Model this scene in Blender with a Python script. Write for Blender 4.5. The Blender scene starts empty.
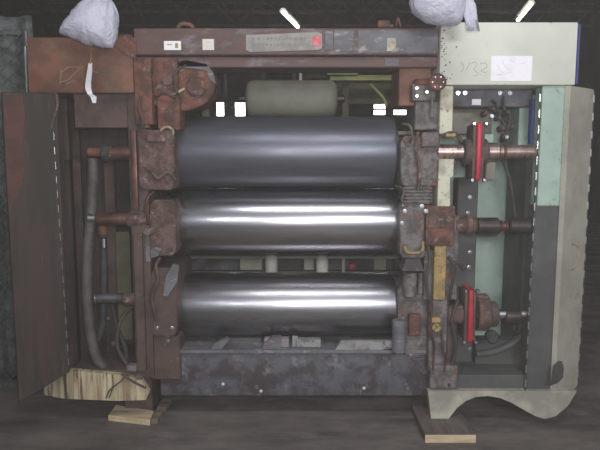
import bpy, bmesh, math, random
from mathutils import Vector, Matrix, noise
random.seed(7)
S = bpy.context.scene
C = S.collection
# ------------------------------------------------------------------ camera, world, lights, exposure
CAM = Vector((0, 0, 1.6)); T = math.radians(6.75); F = 600.0
cd = bpy.data.cameras.new('camera'); cam = bpy.data.objects.new('camera', cd); C.objects.link(cam)
cam.location = CAM; cam.rotation_euler = (math.pi / 2 - T, 0, 0)
cd.sensor_width = 36; cd.lens = 36 * F / 600; cd.clip_end = 100
S.camera = cam
S.view_settings.view_transform = 'Standard'; S.view_settings.look = 'None'
S.view_settings.gamma = 1; S.view_settings.exposure = 0.55
W = bpy.data.worlds.new('world'); S.world = W; W.use_nodes = True
W.node_tree.nodes['Background'].inputs[0].default_value = (0.62, 0.66, 0.78, 1)
W.node_tree.nodes['Background'].inputs[1].default_value = 0.22

def area(name, loc, target, sx, sy, power, col=(1, 1, 1)):
    l = bpy.data.lights.new(name, 'AREA'); l.shape = 'RECTANGLE'; l.size = sx; l.size_y = sy
    l.energy = power; l.color = col
    o = bpy.data.objects.new(name, l); C.objects.link(o); o.location = loc
    o.rotation_euler = (Vector(target) - Vector(loc)).to_track_quat('-Z', 'Y').to_euler()
    return o
area('camera_flash', (0.06, -0.02, 1.70), (0.35, 3.4, 1.5), 0.12, 0.08, 19, (1, 0.98, 0.96))
area('bay_light_right', (1.45, -1.4, 2.25), (0.6, 3.4, 1.2), 1.1, 0.35, 52, (0.95, 0.97, 1))
area('bay_light_left', (-1.5, -1.4, 2.25), (-0.2, 3.4, 1.2), 0.8, 0.3, 12, (0.95, 0.97, 1))
area('ceiling_strip_light', (0.4, 0.6, 4.6), (0.2, 3.4, 0), 3.0, 0.4, 46, (0.95, 0.97, 1))

# ------------------------------------------------------------------ pixel to place
ct, st = math.cos(T), math.sin(T)
def P(px, py, Y):
    u = (px - 300) / F; v = (225 - py) / F
    s = Y / (ct + v * st)
    return Vector((u * s, Y, CAM.z + s * (-st + v * ct)))
def onz(px, py, z):
    u = (px - 300) / F; v = (225 - py) / F
    s = (z - CAM.z) / (-st + v * ct)
    return Vector((u * s, s * (ct + v * st), z))

# ------------------------------------------------------------------ materials
def lin(c):
    return tuple((x / 255 / 12.92 if x / 255 <= 0.04045 else ((x / 255 + 0.055) / 1.055) ** 2.4) for x in c) + (1,)
MC = {}
def mat(name, a, b=None, scale=6, lo=0.45, hi=0.6, rough=0.6, metal=0.0, bump=0.15, c=None, cscale=25, clo=0.6, chi=0.68,
        stretch=(1, 1, 1), spec=0.4, rough2=None, dist=0.01):
    if name in MC: return MC[name]
    m = bpy.data.materials.new(name); m.use_nodes = True; N = m.node_tree.nodes; L = m.node_tree.links
    B = N['Principled BSDF']
    tc = N.new('ShaderNodeTexCoord'); mp = N.new('ShaderNodeMapping'); mp.inputs['Scale'].default_value = stretch
    geo = N.new('ShaderNodeNewGeometry')
    L.new(geo.outputs['Position'], mp.inputs['Vector'])
    n1 = N.new('ShaderNodeTexNoise'); n1.inputs['Scale'].default_value = scale; n1.inputs['Detail'].default_value = 8
    n1.inputs['Roughness'].default_value = 0.65; L.new(mp.outputs[0], n1.inputs['Vector'])
    r1 = N.new('ShaderNodeMapRange'); r1.inputs['From Min'].default_value = lo; r1.inputs['From Max'].default_value = hi
    L.new(n1.outputs['Fac'], r1.inputs['Value'])
    mx = N.new('ShaderNodeMix'); mx.data_type = 'RGBA'
    mx.inputs[6].default_value = lin(a); mx.inputs[7].default_value = lin(b or a); L.new(r1.outputs[0], mx.inputs[0])
    out = mx.outputs[2]
    if c:
        n2 = N.new('ShaderNodeTexNoise'); n2.inputs['Scale'].default_value = cscale; n2.inputs['Detail'].default_value = 6
        n2.inputs['Roughness'].default_value = 0.7; L.new(mp.outputs[0], n2.inputs['Vector'])
        r2 = N.new('ShaderNodeMapRange'); r2.inputs['From Min'].default_value = clo; r2.inputs['From Max'].default_value = chi
        L.new(n2.outputs['Fac'], r2.inputs['Value'])
        m2 = N.new('ShaderNodeMix'); m2.data_type = 'RGBA'; m2.inputs[7].default_value = lin(c)
        L.new(out, m2.inputs[6]); L.new(r2.outputs[0], m2.inputs[0]); out = m2.outputs[2]
    L.new(out, B.inputs['Base Color'])
    B.inputs['Metallic'].default_value = metal; B.inputs['Specular IOR Level'].default_value = spec
    rr = N.new('ShaderNodeMapRange'); rr.inputs['To Min'].default_value = rough; rr.inputs['To Max'].default_value = rough2 or min(1, rough + 0.15)
    L.new(n1.outputs['Fac'], rr.inputs['Value']); L.new(rr.outputs[0], B.inputs['Roughness'])
    bp = N.new('ShaderNodeBump'); bp.inputs['Strength'].default_value = bump; bp.inputs['Distance'].default_value = dist
    L.new(n1.outputs['Fac'], bp.inputs['Height']); L.new(bp.outputs[0], B.inputs['Normal'])
    MC[name] = m; return m

cream = mat('cream_paint', (222, 222, 208), (206, 208, 194), 3, 0.4, 0.65, 0.45, c=(120, 118, 100), cscale=14, clo=0.66, chi=0.72, bump=0.05)
cream_dirty = mat('cream_paint_chipped', (206, 204, 182), (166, 158, 140), 9, 0.42, 0.6, 0.6, c=(120, 106, 92), cscale=30, clo=0.58, chi=0.66)
skirt_cream = mat('greyed_skirt_paint', (186, 182, 164), (146, 140, 130), 4, 0.44, 0.62, 0.6, bump=0.05)
skirt_old = mat('cream_paint_drip_stained', (205, 192, 158), (150, 132, 104), 5, 0.42, 0.58, 0.65, c=(92, 76, 58), cscale=9, clo=0.52, chi=0.6, stretch=(3.2, 1, 0.22))
door_cream = mat('greyed_cream_paint', (186, 180, 166), (164, 160, 148), 4, 0.4, 0.6, 0.55, c=(142, 142, 130), cscale=5, clo=0.55, chi=0.7, bump=0.05)
mint = mat('mint_green_paint', (170, 190, 176), (156, 176, 164), 5, 0.4, 0.6, 0.5, c=(116, 126, 114), cscale=12, clo=0.58, chi=0.72, bump=0.05)
dkgrey = mat('dark_grey_steel', (92, 92, 90), (80, 78, 78), 4, 0.4, 0.6, 0.55, spec=0.3)
brownbox = mat('worn_brown_paint', (132, 90, 72), (104, 72, 60), 5, 0.42, 0.6, 0.6, c=(112, 104, 74), cscale=4, clo=0.55, chi=0.66)
redbrown = mat('rust_red_paint', (122, 76, 64), (84, 58, 50), 11, 0.44, 0.56, 0.6, c=(134, 118, 108), cscale=17, clo=0.56, chi=0.66, bump=0.9, dist=.02)
dkbrown = mat('oily_dark_brown', (92, 72, 66), (70, 60, 54), 7, 0.42, 0.6, 0.55, c=(116, 98, 90), cscale=16, clo=0.6, chi=0.7, bump=0.25)
doorbrown = mat('dark_brown_door_paint', (64, 48, 42), (48, 42, 36), 5, 0.44, 0.56, 0.6, c=(92, 70, 64), cscale=6, clo=0.55, chi=0.68, stretch=(2.5, 1, 0.22))
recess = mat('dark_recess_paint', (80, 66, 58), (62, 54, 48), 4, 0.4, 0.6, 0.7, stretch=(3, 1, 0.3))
chock_l = mat('rusty_bearing_casting', (110, 84, 76), (80, 60, 54), 13, 0.44, 0.56, 0.55, c=(142, 126, 120), cscale=20, clo=0.56, chi=0.66, bump=1.0, dist=.02)
chock_r = mat('grey_bearing_casting', (122, 114, 114), (88, 82, 80), 16, 0.44, 0.56, 0.5, c=(112, 80, 70), cscale=11, clo=0.54, chi=0.62, bump=0.9, dist=.02)
beamm = mat('scuffed_beam_paint', (104, 78, 72), (92, 74, 72), 5, 0.42, 0.6, 0.55, c=(126, 118, 120), cscale=7, clo=0.54, chi=0.66, stretch=(0.6, 1, 1.6))
beamg = mat('blue_grey_scuffed_paint', (112, 112, 120), (96, 90, 92), 7, 0.42, 0.58, 0.5, c=(150, 150, 146), cscale=14, clo=0.56, chi=0.66, stretch=(0.7, 1, 1.6))
basem = mat('dark_slate_base_paint', (92, 92, 98), (68, 60, 62), 6, 0.45, 0.56, 0.55, c=(124, 122, 126), cscale=11, clo=0.56, chi=0.68, bump=0.5)
bluegrey = mat('blue_grey_steel', (110, 112, 122), (96, 97, 106), 3, 0.4, 0.6, 0.30, 0.6, bump=0.02, stretch=(0.5, 4, 4))
chrome = mat('ground_chrome', (196, 194, 198), (176, 174, 178), 3, 0.4, 0.6, 0.16, 1.0, bump=0.015, stretch=(0.6, 5, 5), rough2=0.34)
chrome2 = mat('dull_ground_chrome', (176, 174, 180), (150, 148, 152), 3, 0.4, 0.6, 0.2, 1.0, bump=0.015, c=(120, 108, 88), cscale=3, clo=0.62, chi=0.72, stretch=(0.6, 5, 5), rough2=0.4)
rollend = mat('roll_end_steel', (110, 110, 114), (80, 78, 80), 8, 0.4, 0.6, 0.4, 0.7)
copper = mat('rust_bronzed_shaft', (206, 182, 174), (170, 144, 134), 10, 0.42, 0.58, 0.26, 0.9, c=(136, 96, 82), cscale=6, clo=0.55, chi=0.6, stretch=(2, 0.6, 0.6), bump=0.05)
darkshaft = mat('dark_oiled_shaft', (92, 82, 80), (70, 62, 60), 8, 0.4, 0.6, 0.3, 0.7)
shaftbrown = mat('brown_oiled_shaft', (124, 88, 78), (88, 62, 56), 8, 0.4, 0.6, 0.32, 0.6)
silver = mat('bright_steel', (222, 222, 224), None, rough=0.18, metal=1.0, bump=0.0)
redp = mat('crimson_paint', (196, 44, 62), (160, 36, 50), 9, 0.4, 0.6, 0.35)
yellow = mat('ochre_yellow_paint', (176, 152, 92), (142, 118, 78), 9, 0.4, 0.6, 0.5, c=(112, 92, 70), cscale=20, clo=0.56, chi=0.64)
olive = mat('olive_paint', (108, 106, 76), (88, 84, 64), 5, 0.4, 0.6, 0.6)
lime = mat('yellow_green_paint', (186, 190, 120), (150, 156, 100), 5, 0.4, 0.6, 0.5)
tan = mat('tan_panel_paint', (160, 152, 140), (140, 132, 122), 5, 0.4, 0.6, 0.5)
rubber = mat('black_rubber', (62, 60, 60), (50, 48, 48), 12, rough=0.5, bump=0.1)
hosem = mat('grey_rubber_hose', (92, 86, 84), (74, 68, 66), 12, rough=0.5, bump=0.1)
paper = mat('white_paper', (250, 246, 250), (240, 236, 240), 9, rough=0.7, bump=0.02)
ink = mat('grey_pencil', (130, 134, 128), rough=0.8)
pinkink = mat('faded_pink_ink', (236, 204, 214), rough=0.8)
platem = mat('grey_name_plate', (156, 152, 146), (136, 132, 126), 9, rough=0.5, bump=0.05)
redmark = mat('pink_red_print', (206, 82, 104), (220, 130, 140), 18, rough=0.5, bump=0)
wood = mat('raw_plank', (222, 200, 168), (190, 166, 134), 7, 0.4, 0.6, 0.7, c=(104, 86, 68), cscale=12, clo=0.58, chi=0.68, stretch=(0.4, 3, 3))
woodold = mat('dirty_plank', (140, 124, 106), (96, 82, 68), 7, 0.4, 0.6, 0.7, stretch=(0.4, 3, 3))
whitepl = mat('white_roller_plastic', (226, 226, 216), (206, 206, 196), 5, rough=0.4, bump=0.02)
offw = mat('off_white_drum_paint', (158, 156, 140), (144, 142, 128), 4, rough=0.4, bump=0.03)
bluep = mat('blue_paint', (66, 78, 140), rough=0.5, bump=0)
wallm = mat('shop_wall_paint', (64, 62, 58), (48, 47, 44), 1.5, 0.4, 0.6, 0.9, c=(84, 80, 66), cscale=1.1, clo=0.56, chi=0.68)
ceilm = mat('dark_ceiling_board', (60, 58, 54), (46, 45, 42), 1.2, 0.4, 0.6, 0.9)
trussm = mat('grey_truss_steel', (84, 84, 82), (66, 66, 64), 6, rough=0.7)
floorm = mat('oily_concrete', (122, 112, 106), (78, 72, 70), 2.2, 0.38, 0.62, 0.42, c=(124, 116, 112), cscale=5, clo=0.54, chi=0.68, stretch=(0.6, 1.5, 1), bump=0.2, rough2=0.75)
wirem = mat('galvanised_wire', (120, 124, 122), (90, 92, 90), 30, rough=0.45, metal=0.6)

def emis(name, col, s):
    m = bpy.data.materials.new(name); m.use_nodes = True; B = m.node_tree.nodes['Principled BSDF']
    B.inputs['Base Color'].default_value = col + (1,); B.inputs['Emission Color'].default_value = col + (1,)
    B.inputs['Emission Strength'].default_value = s; return m
tubelit = emis('lit_fluorescent_tube', (1, 0.98, 0.82), 9)
daylit = emis('daylit_pane', (0.95, 0.98, 1.0), 6)

def bagmat():
    m = bpy.data.materials.new('clear_milky_plastic'); m.use_nodes = True; N = m.node_tree.nodes; L = m.node_tree.links
    B = N['Principled BSDF']; B.inputs['Base Color'].default_value = lin((206, 205, 220))
    B.inputs['Roughness'].default_value = 0.22; B.inputs['Transmission Weight'].default_value = 0.08
    B.inputs['IOR'].default_value = 1.2; B.inputs['Specular IOR Level'].default_value = 0.9; B.inputs['Alpha'].default_value = 0.95
    g = N.new('ShaderNodeNewGeometry'); n = N.new('ShaderNodeTexNoise'); n.inputs['Scale'].default_value = 22; n.inputs['Detail'].default_value = 5
    n.inputs['Distortion'].default_value = 1.5
    L.new(g.outputs['Position'], n.inputs['Vector']); b = N.new('ShaderNodeBump'); b.inputs['Strength'].default_value = 0.35
    b.inputs['Distance'].default_value = 0.02; L.new(n.outputs['Fac'], b.inputs['Height']); L.new(b.outputs[0], B.inputs['Normal'])
    return m
bagm = bagmat()

# ------------------------------------------------------------------ mesh helpers
WL = {}
def obj(name, bm, m, parent=None, smooth=True, kind=None, label=None, origin=None):
    bm.normal_update()
    vs = [v.co for v in bm.verts]
    lo = Vector([min(v[i] for v in vs) for i in range(3)]); hi = Vector([max(v[i] for v in vs) for i in range(3)])
    c = Vector(origin) if origin else (lo + hi) / 2
    if origin is None and parent is None: c.z = lo.z
    bmesh.ops.translate(bm, verts=bm.verts, vec=-c)
    bmesh.ops.recalc_face_normals(bm, faces=bm.faces)
    me = bpy.data.meshes.new(name); bm.to_mesh(me); bm.free()
    me.materials.append(m)
    if smooth:
        me.shade_smooth()
        me.set_sharp_from_angle(angle=math.radians(35))
    o = bpy.data.objects.new(name, me); C.objects.link(o)
    if parent:
        o.parent = parent; o.location = c - WL[parent]
    else: o.location = c
    WL[o] = c.copy()
    if kind: o['kind'] = kind
    if label: o['label'] = label
    return o
def thing(name, label, cat, loc, group=None):
    o = bpy.data.objects.new(name, None); C.objects.link(o); o.location = loc; o.empty_display_size = 0.1
    WL[o] = Vector(loc); o['label'] = label; o['category'] = cat
    if group: o['group'] = group
    return o
def tag(o, label, cat, group=None):
    o['label'] = label; o['category'] = cat
    if group: o['group'] = group
    return o
def copyto(src, parent, wloc, rot=None):
    c = src.copy(); C.objects.link(c); c.parent = parent
    c.location = Vector(wloc) - (WL[parent] if parent else Vector()); WL[c] = Vector(wloc)
    if rot: c.rotation_euler = rot
    return c
def nb(): return bmesh.new()
def box(bm, x0, x1, y0, y1, z0, z1, bev=0.004, rotz=0, seg=1):
    b = bmesh.new(); bmesh.ops.create_cube(b, size=1)
    bmesh.ops.scale(b, vec=(abs(x1 - x0), abs(y1 - y0), abs(z1 - z0)), verts=b.verts)
    bev = min(bev, abs(x1 - x0) / 3, abs(y1 - y0) / 3, abs(z1 - z0) / 3)
    if bev > 0.0003: bmesh.ops.bevel(b, geom=b.edges[:], offset=bev, segments=seg, affect='EDGES', profile=0.5)
    if rotz: bmesh.ops.rotate(b, verts=b.verts, matrix=Matrix.Rotation(rotz, 3, 'Z'))
    bmesh.ops.translate(b, verts=b.verts, vec=((x0 + x1) / 2, (y0 + y1) / 2, (z0 + z1) / 2))
    join(bm, b); return bm
def join(bm, b):
    me = bpy.data.meshes.new('t'); b.to_mesh(me); b.free(); bm.from_mesh(me); bpy.data.meshes.remove(me)
def pb(bm, x0, y0, x1, y1, Y, d, bev=0.004, seg=1):
    """box whose front face stands at depth Y and covers the photograph rectangle"""
    ym = (y0 + y1) / 2
    a = P(x0, ym, Y); b = P(x1, ym, Y); t = P(x0, y0, Y).z; o = P(x0, y1, Y).z
    return box(bm, a.x, b.x, Y, Y + d, o, t, bev, 0, seg)
def lathe(bm, p0, axis, prof, n=40, cap=True):
    """prof: list of (distance along axis, radius)"""
    axis = Vector(axis).normalized(); q = axis.to_track_quat('Z', 'Y').to_matrix()
    rings = []
    for t, r in prof:
        rings.append([bm.verts.new(Vector(p0) + q @ Vector((r * math.cos(2 * math.pi * k / n), r * math.sin(2 * math.pi * k / n), t))) for k in range(n)])
    for a, b in zip(rings, rings[1:]):
        for k in range(n): bm.faces.new((a[k], a[(k + 1) % n], b[(k + 1) % n], b[k]))
    if cap: bm.faces.new(list(reversed(rings[0]))); bm.faces.new(rings[-1])
    return bm
def cylx(bm, x0, x1, y, z, r, n=32, bev=0.006):
    L = x1 - x0; b = min(bev, r / 3, L / 3)
    return lathe(bm, (x0, y, z), (1, 0, 0), [(0, r - b), (b, r), (L - b, r), (L, r - b)], n)
def cylz(bm, x, y, z0, z1, r, n=24, bev=0.004):
    L = z1 - z0; b = min(bev, r / 3, L / 3)
    return lathe(bm, (x, y, z0), (0, 0, 1), [(0, r - b), (b, r), (L - b, r), (L, r - b)], n)
def cyly(bm, x, y0, y1, z, r, n=24, bev=0.004):
    L = y1 - y0; b = min(bev, r / 3, L / 3)
    return lathe(bm, (x, y0, z), (0, 1, 0), [(0, r - b), (b, r), (L - b, r), (L, r - b)], n)
def smoothpts(pts, k=6):
    P_ = [Vector(p) for p in pts]; out = []
    for i in range(len(P_) - 1):
        a = P_[max(0, i - 1)]; b = P_[i]; c = P_[i + 1]; d = P_[min(len(P_) - 1, i + 2)]
        for j in range(k):
            t = j / k
            out.append(0.5 * ((2 * b) + (c - a) * t + (2 * a - 5 * b + 4 * c - d) * t * t + (3 * b - a - 3 * c + d) * t ** 3))
    out.append(P_[-1]); return out
def tube(bm, pts, r, n=12, sm=6):
    pts = smoothpts(pts, sm) if sm else [Vector(p) for p in pts]
    rings = []; up = None
    for i, p in enumerate(pts):
        d = (pts[min(i + 1, len(pts) - 1)] - pts[max(i - 1, 0)]).normalized()
        if up is None: up = d.orthogonal().normalized()
        up = (up - d * up.dot(d)).normalized(); s = d.cross(up)
        rr = r(i / (len(pts) - 1)) if callable(r) else r
        rings.append([bm.verts.new(p + (up * math.cos(2 * math.pi * k / n) + s * math.sin(2 * math.pi * k / n)) * rr) for k in range(n)])
    for a, b in zip(rings, rings[1:]):
        for k in range(n): bm.faces.new((a[k], a[(k + 1) % n], b[(k + 1) % n], b[k]))
    bm.faces.new(list(reversed(rings[0]))); bm.faces.new(rings[-1]); return bm
def prism(bm, pts, y0, y1):
    """outline of (x, z) points pushed from y0 to y1"""
    a = [bm.verts.new((x, y0, z)) for x, z in pts]; b = [bm.verts.new((x, y1, z)) for x, z in pts]
    bm.faces.new(a); bm.faces.new(list(reversed(b))); n = len(pts)
    for i in range(n): bm.faces.new((a[i], b[i], b[(i + 1) % n], a[(i + 1) % n]))
    return bm
def pprism(bm, pix, Y, d):
    return prism(bm, [(P(x, y, Y).x, P(x, y, Y).z) for x, y in pix], Y, Y + d)
BOLT = {}
def bolt(parent, px, py, Y, r=0.009, m=silver, name='bolt'):
    """hexagonal head with washer facing the photographer, its back at depth Y"""
    key = (round(r, 4), m.name, name)
    w = P(px, py, Y) if py is not None else px
    w = Vector((w.x, Y - r * 0.5, w.z))
    if key not in BOLT:
        b = nb(); lathe(b, (w.x, Y, w.z), (0, -1, 0), [(0, r * 1.35), (r * 0.25, r * 1.35)], 16)
        lathe(b, (w.x, Y - r * 0.25, w.z), (0, -1, 0), [(0, r), (r * 0.55, r), (r * 0.75, r * 0.8)], 6)
        BOLT[key] = obj(name, b, m, parent, smooth=False, origin=w); return BOLT[key]
    return copyto(BOLT[key], parent, w)
def wx(px, Y, py=225): return P(px, py, Y).x
def wz(py, Y): return P(300, py, Y).z

# ================================================================== SETTING
b = nb(); box(b, -6, 7, -4, 17, -0.1, 0, 0); obj('floor', b, floorm, kind='structure')
b = nb(); box(b, -6, 7, -0.5, 17, 5.2, 5.3, 0); obj('ceiling', b, ceilm, kind='structure')
# back wall with two window openings
WY = 15.0
wins = [(215, 246, 102, 115), (373, 413, 105, 116)]
xs = [-6]; 
rects = []
zt = wz(101, WY); zb = wz(117, WY)
cuts = []
for x0, x1, y0, y1 in wins: cuts += [(wx(x0, WY, 110), wx(x1, WY, 110))]
b = nb(); box(b, -6, 7, WY, WY + .2, 0, zb, 0); box(b, -6, 7, WY, WY + .2, zt, 5.2, 0)
px_ = -6
for a, c in cuts: box(b, px_, a, WY, WY + .2, zb, zt, 0); px_ = c
box(b, px_, 7, WY, WY + .2, zb, zt, 0)
obj('wall_back', b, wallm, kind='structure')
for i, (a, c) in enumerate(cuts):
    b = nb(); fr = 0.03
    box(b, a, c, WY + .05, WY + .12, zb, zb + fr, 0.003); box(b, a, c, WY + .05, WY + .12, zt - fr, zt, 0.003)
    box(b, a, a + fr, WY + .05, WY + .12, zb, zt, 0.003); box(b, c - fr, c, WY + .05, WY + .12, zb, zt, 0.003)
    mid = a + (c - a) * (0.42 if i else 0.5)
    if i: 
        box(b, mid - .1, mid + .1, WY + .04, WY + .12, zb, zt, 0.003)
        box(b, a, c, WY + .04, WY + .12, (zb + zt) / 2 - .02, (zb + zt) / 2 + .02, 0.003)
        box(b, a, c, WY + .04, WY + .12, zb, zb + .06, 0.003)
    else:
        box(b, a + (c - a) * .28, a + (c - a) * .64, WY + .03, WY + .12, zb, zt, 0.003)
    w = obj('window_%d' % (i + 1), b, trussm, kind='structure')
    b = nb(); box(b, a, c, WY + .13, WY + .14, zb, zt, 0); obj('pane', b, daylit, w)
b = nb(); box(b, -6.1, -6, -0.5, 17, 0, 5.2, 0); obj('wall_left', b, wallm, kind='structure')
b = nb(); box(b, 7, 7.1, -0.5, 17, 0, 5.2, 0); obj('wall_right', b, wallm, kind='structure')
hz = bpy.data.materials.new('dusty_air'); hz.use_nodes = True; hz.node_tree.nodes.clear()
_o = hz.node_tree.nodes.new('ShaderNodeOutputMaterial'); _v = hz.node_tree.nodes.new('ShaderNodeVolumeScatter')
_v.inputs['Color'].default_value = (1, 0.97, 0.94, 1); _v.inputs['Density'].default_value = 0.0065; hz.node_tree.links.new(_v.outputs[0], _o.inputs['Volume'])
b = nb(); box(b, -6.05, 7.05, -3.9, 15.1, -.05, 5.25, 0); o = obj('haze', b, hz, kind='stuff', smooth=False); o['label'] = 'thin dusty haze filling the shop'
# roof girders
for k, yy in enumerate((11.2, 13.2, 14.6)):
    b = nb(); zz = 5.0
    box(b, -6, 7, yy, yy + .1, zz + .1, zz + .19, 0.004); box(b, -6, 7, yy, yy + .1, zz - .42, zz - .36, 0.004)
    n = 26
    for i in range(n):
        x = -6 + 13 * i / n; s = 1 if i % 2 else -1
        tube(b, [(x, yy + .05, zz - .38 if s > 0 else zz + .12), (x + 13 / n, yy + .05, zz + .12 if s > 0 else zz - .38)], 0.018, 6, 0)
    g = obj('roof_truss', b, trussm)
    tag(g, ('grey steel lattice roof truss nearest the machine', 'grey steel lattice roof truss, middle one under the ceiling', 'grey steel lattice roof truss beside the back wall')[k], 'truss', 'steel roof trusses')
# fluorescent lamps
for (p, q), lab in zip((((283, 12), (298, 27)), ((518, 20), (531, 4))), ('lit fluorescent tube lamp above the middle of the beam', 'lit fluorescent tube lamp above the cream cabinet head')):
    A = onz(p[0], p[1], 4.5); B_ = onz(q[0], q[1], 4.5)
    d = (B_ - A); t = thing('fluorescent_lamp', lab, 'lamp', ((A + B_) / 2), 'fluorescent ceiling lamps')
    b = nb(); s = d.normalized().cross(Vector((0, 0, 1)))
    pr = [(-.09, .02), (-.05, .09), (.05, .09), (.09, .02), (.08, .02), (.04, .08), (-.04, .08), (-.08, .02)]
    f0 = [b.verts.new(A + s * x + Vector((0, 0, z))) for x, z in pr]; f1 = [b.verts.new(B_ + s * x + Vector((0, 0, z))) for x, z in pr]
    for i in range(8): b.faces.new((f0[i], f0[(i + 1) % 8], f1[(i + 1) % 8], f1[i]))
    b.faces.new(f0); b.faces.new(list(reversed(f1)))
    obj('reflector', b, trussm, t, smooth=False)
    b = nb(); tube(b, [A, B_], 0.035, 10, 0); obj('tube', b, tubelit, t)
    for e in (0.15, 0.85):
        c = A + d * e; b = nb(); tube(b, [c + Vector((0, 0, .09)), Vector((c.x, c.y, 5.2))], 0.012, 6, 0); obj('hanger', b, trussm, t)

# ================================================================== THE MACHINE
FY = 3.40
M = thing('calender_machine', 'large old three-roll mill frame with brown left cabinet and cream right cabinet', 'machine', (0, 3.8, 0.0))
# ---------- right cabinet
rc = nb(); pb(rc, 440, 22, 577, 85, FY, 0.75, 0.008, 2)
head = obj('cabinet_head', rc, cream, M, label='cream painted cabinet head box')
b = nb(); pb(b, 577.3, 24, 579.5, 84, FY + .03, 0.6, 0.002); obj('side_seam', b, bluep, head, label='dark blue side seam')
b = nb(); pb(b, 491, 56, 532, 81, FY - .0025, 0.002, 0); lab = obj('paper_label', b, paper, head)
b = nb()
for pts in ([(497, 64), (500, 70), (505, 73), (512, 72)], [(502, 60), (505, 66), (509, 70)], [(510, 60), (514, 62)], [(519, 64), (524, 63), (527, 60)], [(496, 75), (503, 74)]):
    tube(b, [P(x, y, FY - .0035) for x, y in pts], 0.0012, 5)
obj('faded_writing', b, pinkink, head)
b = nb()
for pts in ([(461, 62), (464, 67), (461, 72)], [(466, 71), (470, 62)], [(471, 64), (475, 62), (477, 65), (474, 69), (478, 74), (474, 76)], [(480, 64), (485, 63), (487, 67), (481, 71), (487, 73)]):
    tube(b, [P(x, y, FY - .0002) for x, y in pts], 0.0010, 5)
obj('pencil_scrawl', b, ink, head)
b = nb(); random.seed(3)
for k in range(34):
    x = 441 + abs(random.gauss(0, 7)); y = 28 + random.random() * 54; r = 0.002 + random.random() * .004
    c = P(x, y, FY); n = 6
    prism(b, [(c.x + r * math.cos(a * 1.047) * random.uniform(.5, 1.3), c.z + r * math.sin(a * 1.047) * random.uniform(.5, 1.3)) for a in range(n)], FY - .0012, FY + .001)
obj('paint_chips', b, dkbrown, head, smooth=False, kind='stuff')
# uprights of the right cabinet
b = nb(); pb(b, 486, 162, 496, 180, 3.60, .06, .006); obj('pale_block', b, tan, M)
b = nb(); pb(b, 540, 85.6, 565.5, 206, FY + .02, 0.10, 0.004); up = obj('mint_upright', b, mint, M, label='mint green upright beside the door')
b = nb(); pprism(b, [(535.5, 206), (562, 206), (550, 396), (525, 396)], FY + .02, 0.10); lowp = obj('dark_grey_panel', b, dkgrey, M, smooth=False, label='smooth dark grey lower upright')  # plain dark grey panel continuing the mint upright down to the skirt
# piano hinge: knuckles one above another
def hinge(parent, pxt, pyt, pxb, pyb, Y, n, mats, name='hinge', r=0.0065):
    A = P(pxt, pyt, Y); B_ = P(pxb, pyb, Y)
    b = nb(); tube(b, [A, B_], r * .7, 8, 0); h = obj(name, b, rubber, parent)
    k0 = None
    for k in range(n):
        a = A.lerp(B_, (k + .1) / n); c = A.lerp(B_, (k + .62) / n)
        bb = nb(); tube(bb, [a, c], r, 10, 0)
        obj('knuckle', bb, mats, h)
    return h
hinge(M, 540.5, 92, 525.2, 392, FY + .005, 20, silver)
# right side door, swung back
A = P(566, 86, FY); Bz = wz(398, FY); Zt = A.z
x0, x1 = A.x, A.x + 0.21; Y0, Y1 = FY + .0, FY + .19
def slab(bm, p, q, z0, z1, th, rc=0.03):
    """upright panel from ground point p to q with one rounded far top corner"""
    p = Vector((p[0], p[1], 0)); q = Vector((q[0], q[1], 0)); d = (q - p); L = d.length; d.normalize(); n = Vector((d.y, -d.x, 0))
    out = [(0, z0), (L - rc, z0)] + [(L - rc + rc * math.sin(a), z0 + rc - rc * math.cos(a)) for a in (0.4, .8, 1.2)] + [(L, z0 + rc), (L, z1 - rc)] + \
          [(L - rc + rc * math.cos(a), z1 - rc + rc * math.sin(a)) for a in (.4, .8, 1.2)] + [(L - rc, z1), (0, z1)]
    f = [bm.verts.new(p + d * s + n * th / 2 + Vector((0, 0, z))) for s, z in out]; g = [bm.verts.new(p + d * s - n * th / 2 + Vector((0, 0, z))) for s, z in out]
    bm.faces.new(f); bm.faces.new(list(reversed(g)))
    for i in range(len(out)): j = (i + 1) % len(out); bm.faces.new((f[i], g[i], g[j], f[j]))
    return bm
px1 = P(592, 88, Y1)
b = nb(); slab(b, (x0 + .012, Y0), (px1.x, Y1), Bz, Zt, 0.03)
rd = obj('cabinet_door', b, door_cream, M, smooth=False, label='narrow greyed cream door panel, swung open')
# edge strip of the door: rubber seal with bright clips
b = nb(); ex, ey = px1.x + .006, Y1 - .010
cylz(b, ex, ey, Bz + .03, Zt - .03, 0.007, 8); seal = obj('edge_seal', b, rubber, rd)
for k in range(17):
    z = Bz + .06 + (Zt - Bz - .14) * k / 16; bb = nb(); cylz(bb, ex + .001, ey - .002, z, z + .05, 0.009, 10); obj('clip', bb, silver, rd)
# marks on the door: ochre loop and dark thumb-shaped stain
def ondoor(px, py, off=0.019):
    # intersect the camera ray with the door plane
    p = Vector((x0 + .012, Y0, 0)); q = Vector((px1.x, Y1, 0)); d = (q - p).normalized(); n = Vector((d.y, -d.x, 0)); p = p + n * (off - .003)
    r = P(px, py, 1.0) - CAM; t = (p - CAM).dot(n) / r.dot(n); return CAM + r * t
b = nb(); tube(b, [ondoor(x, y) for x, y in ((571, 244), (577, 246), (579, 252), (578, 262), (575, 268), (571, 270))], 0.0035, 8); obj('ochre_wire_loop', b, yellow, rd)
b = nb(); vv = [b.verts.new(ondoor(x, y, 0.0186)) for x, y in ((553, 366), (558, 361), (562, 361), (564, 368), (563, 378), (558, 383), (550, 386))]; b.faces.new(vv)
obj('grease_stain', b, dkgrey, rd, smooth=False)
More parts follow.
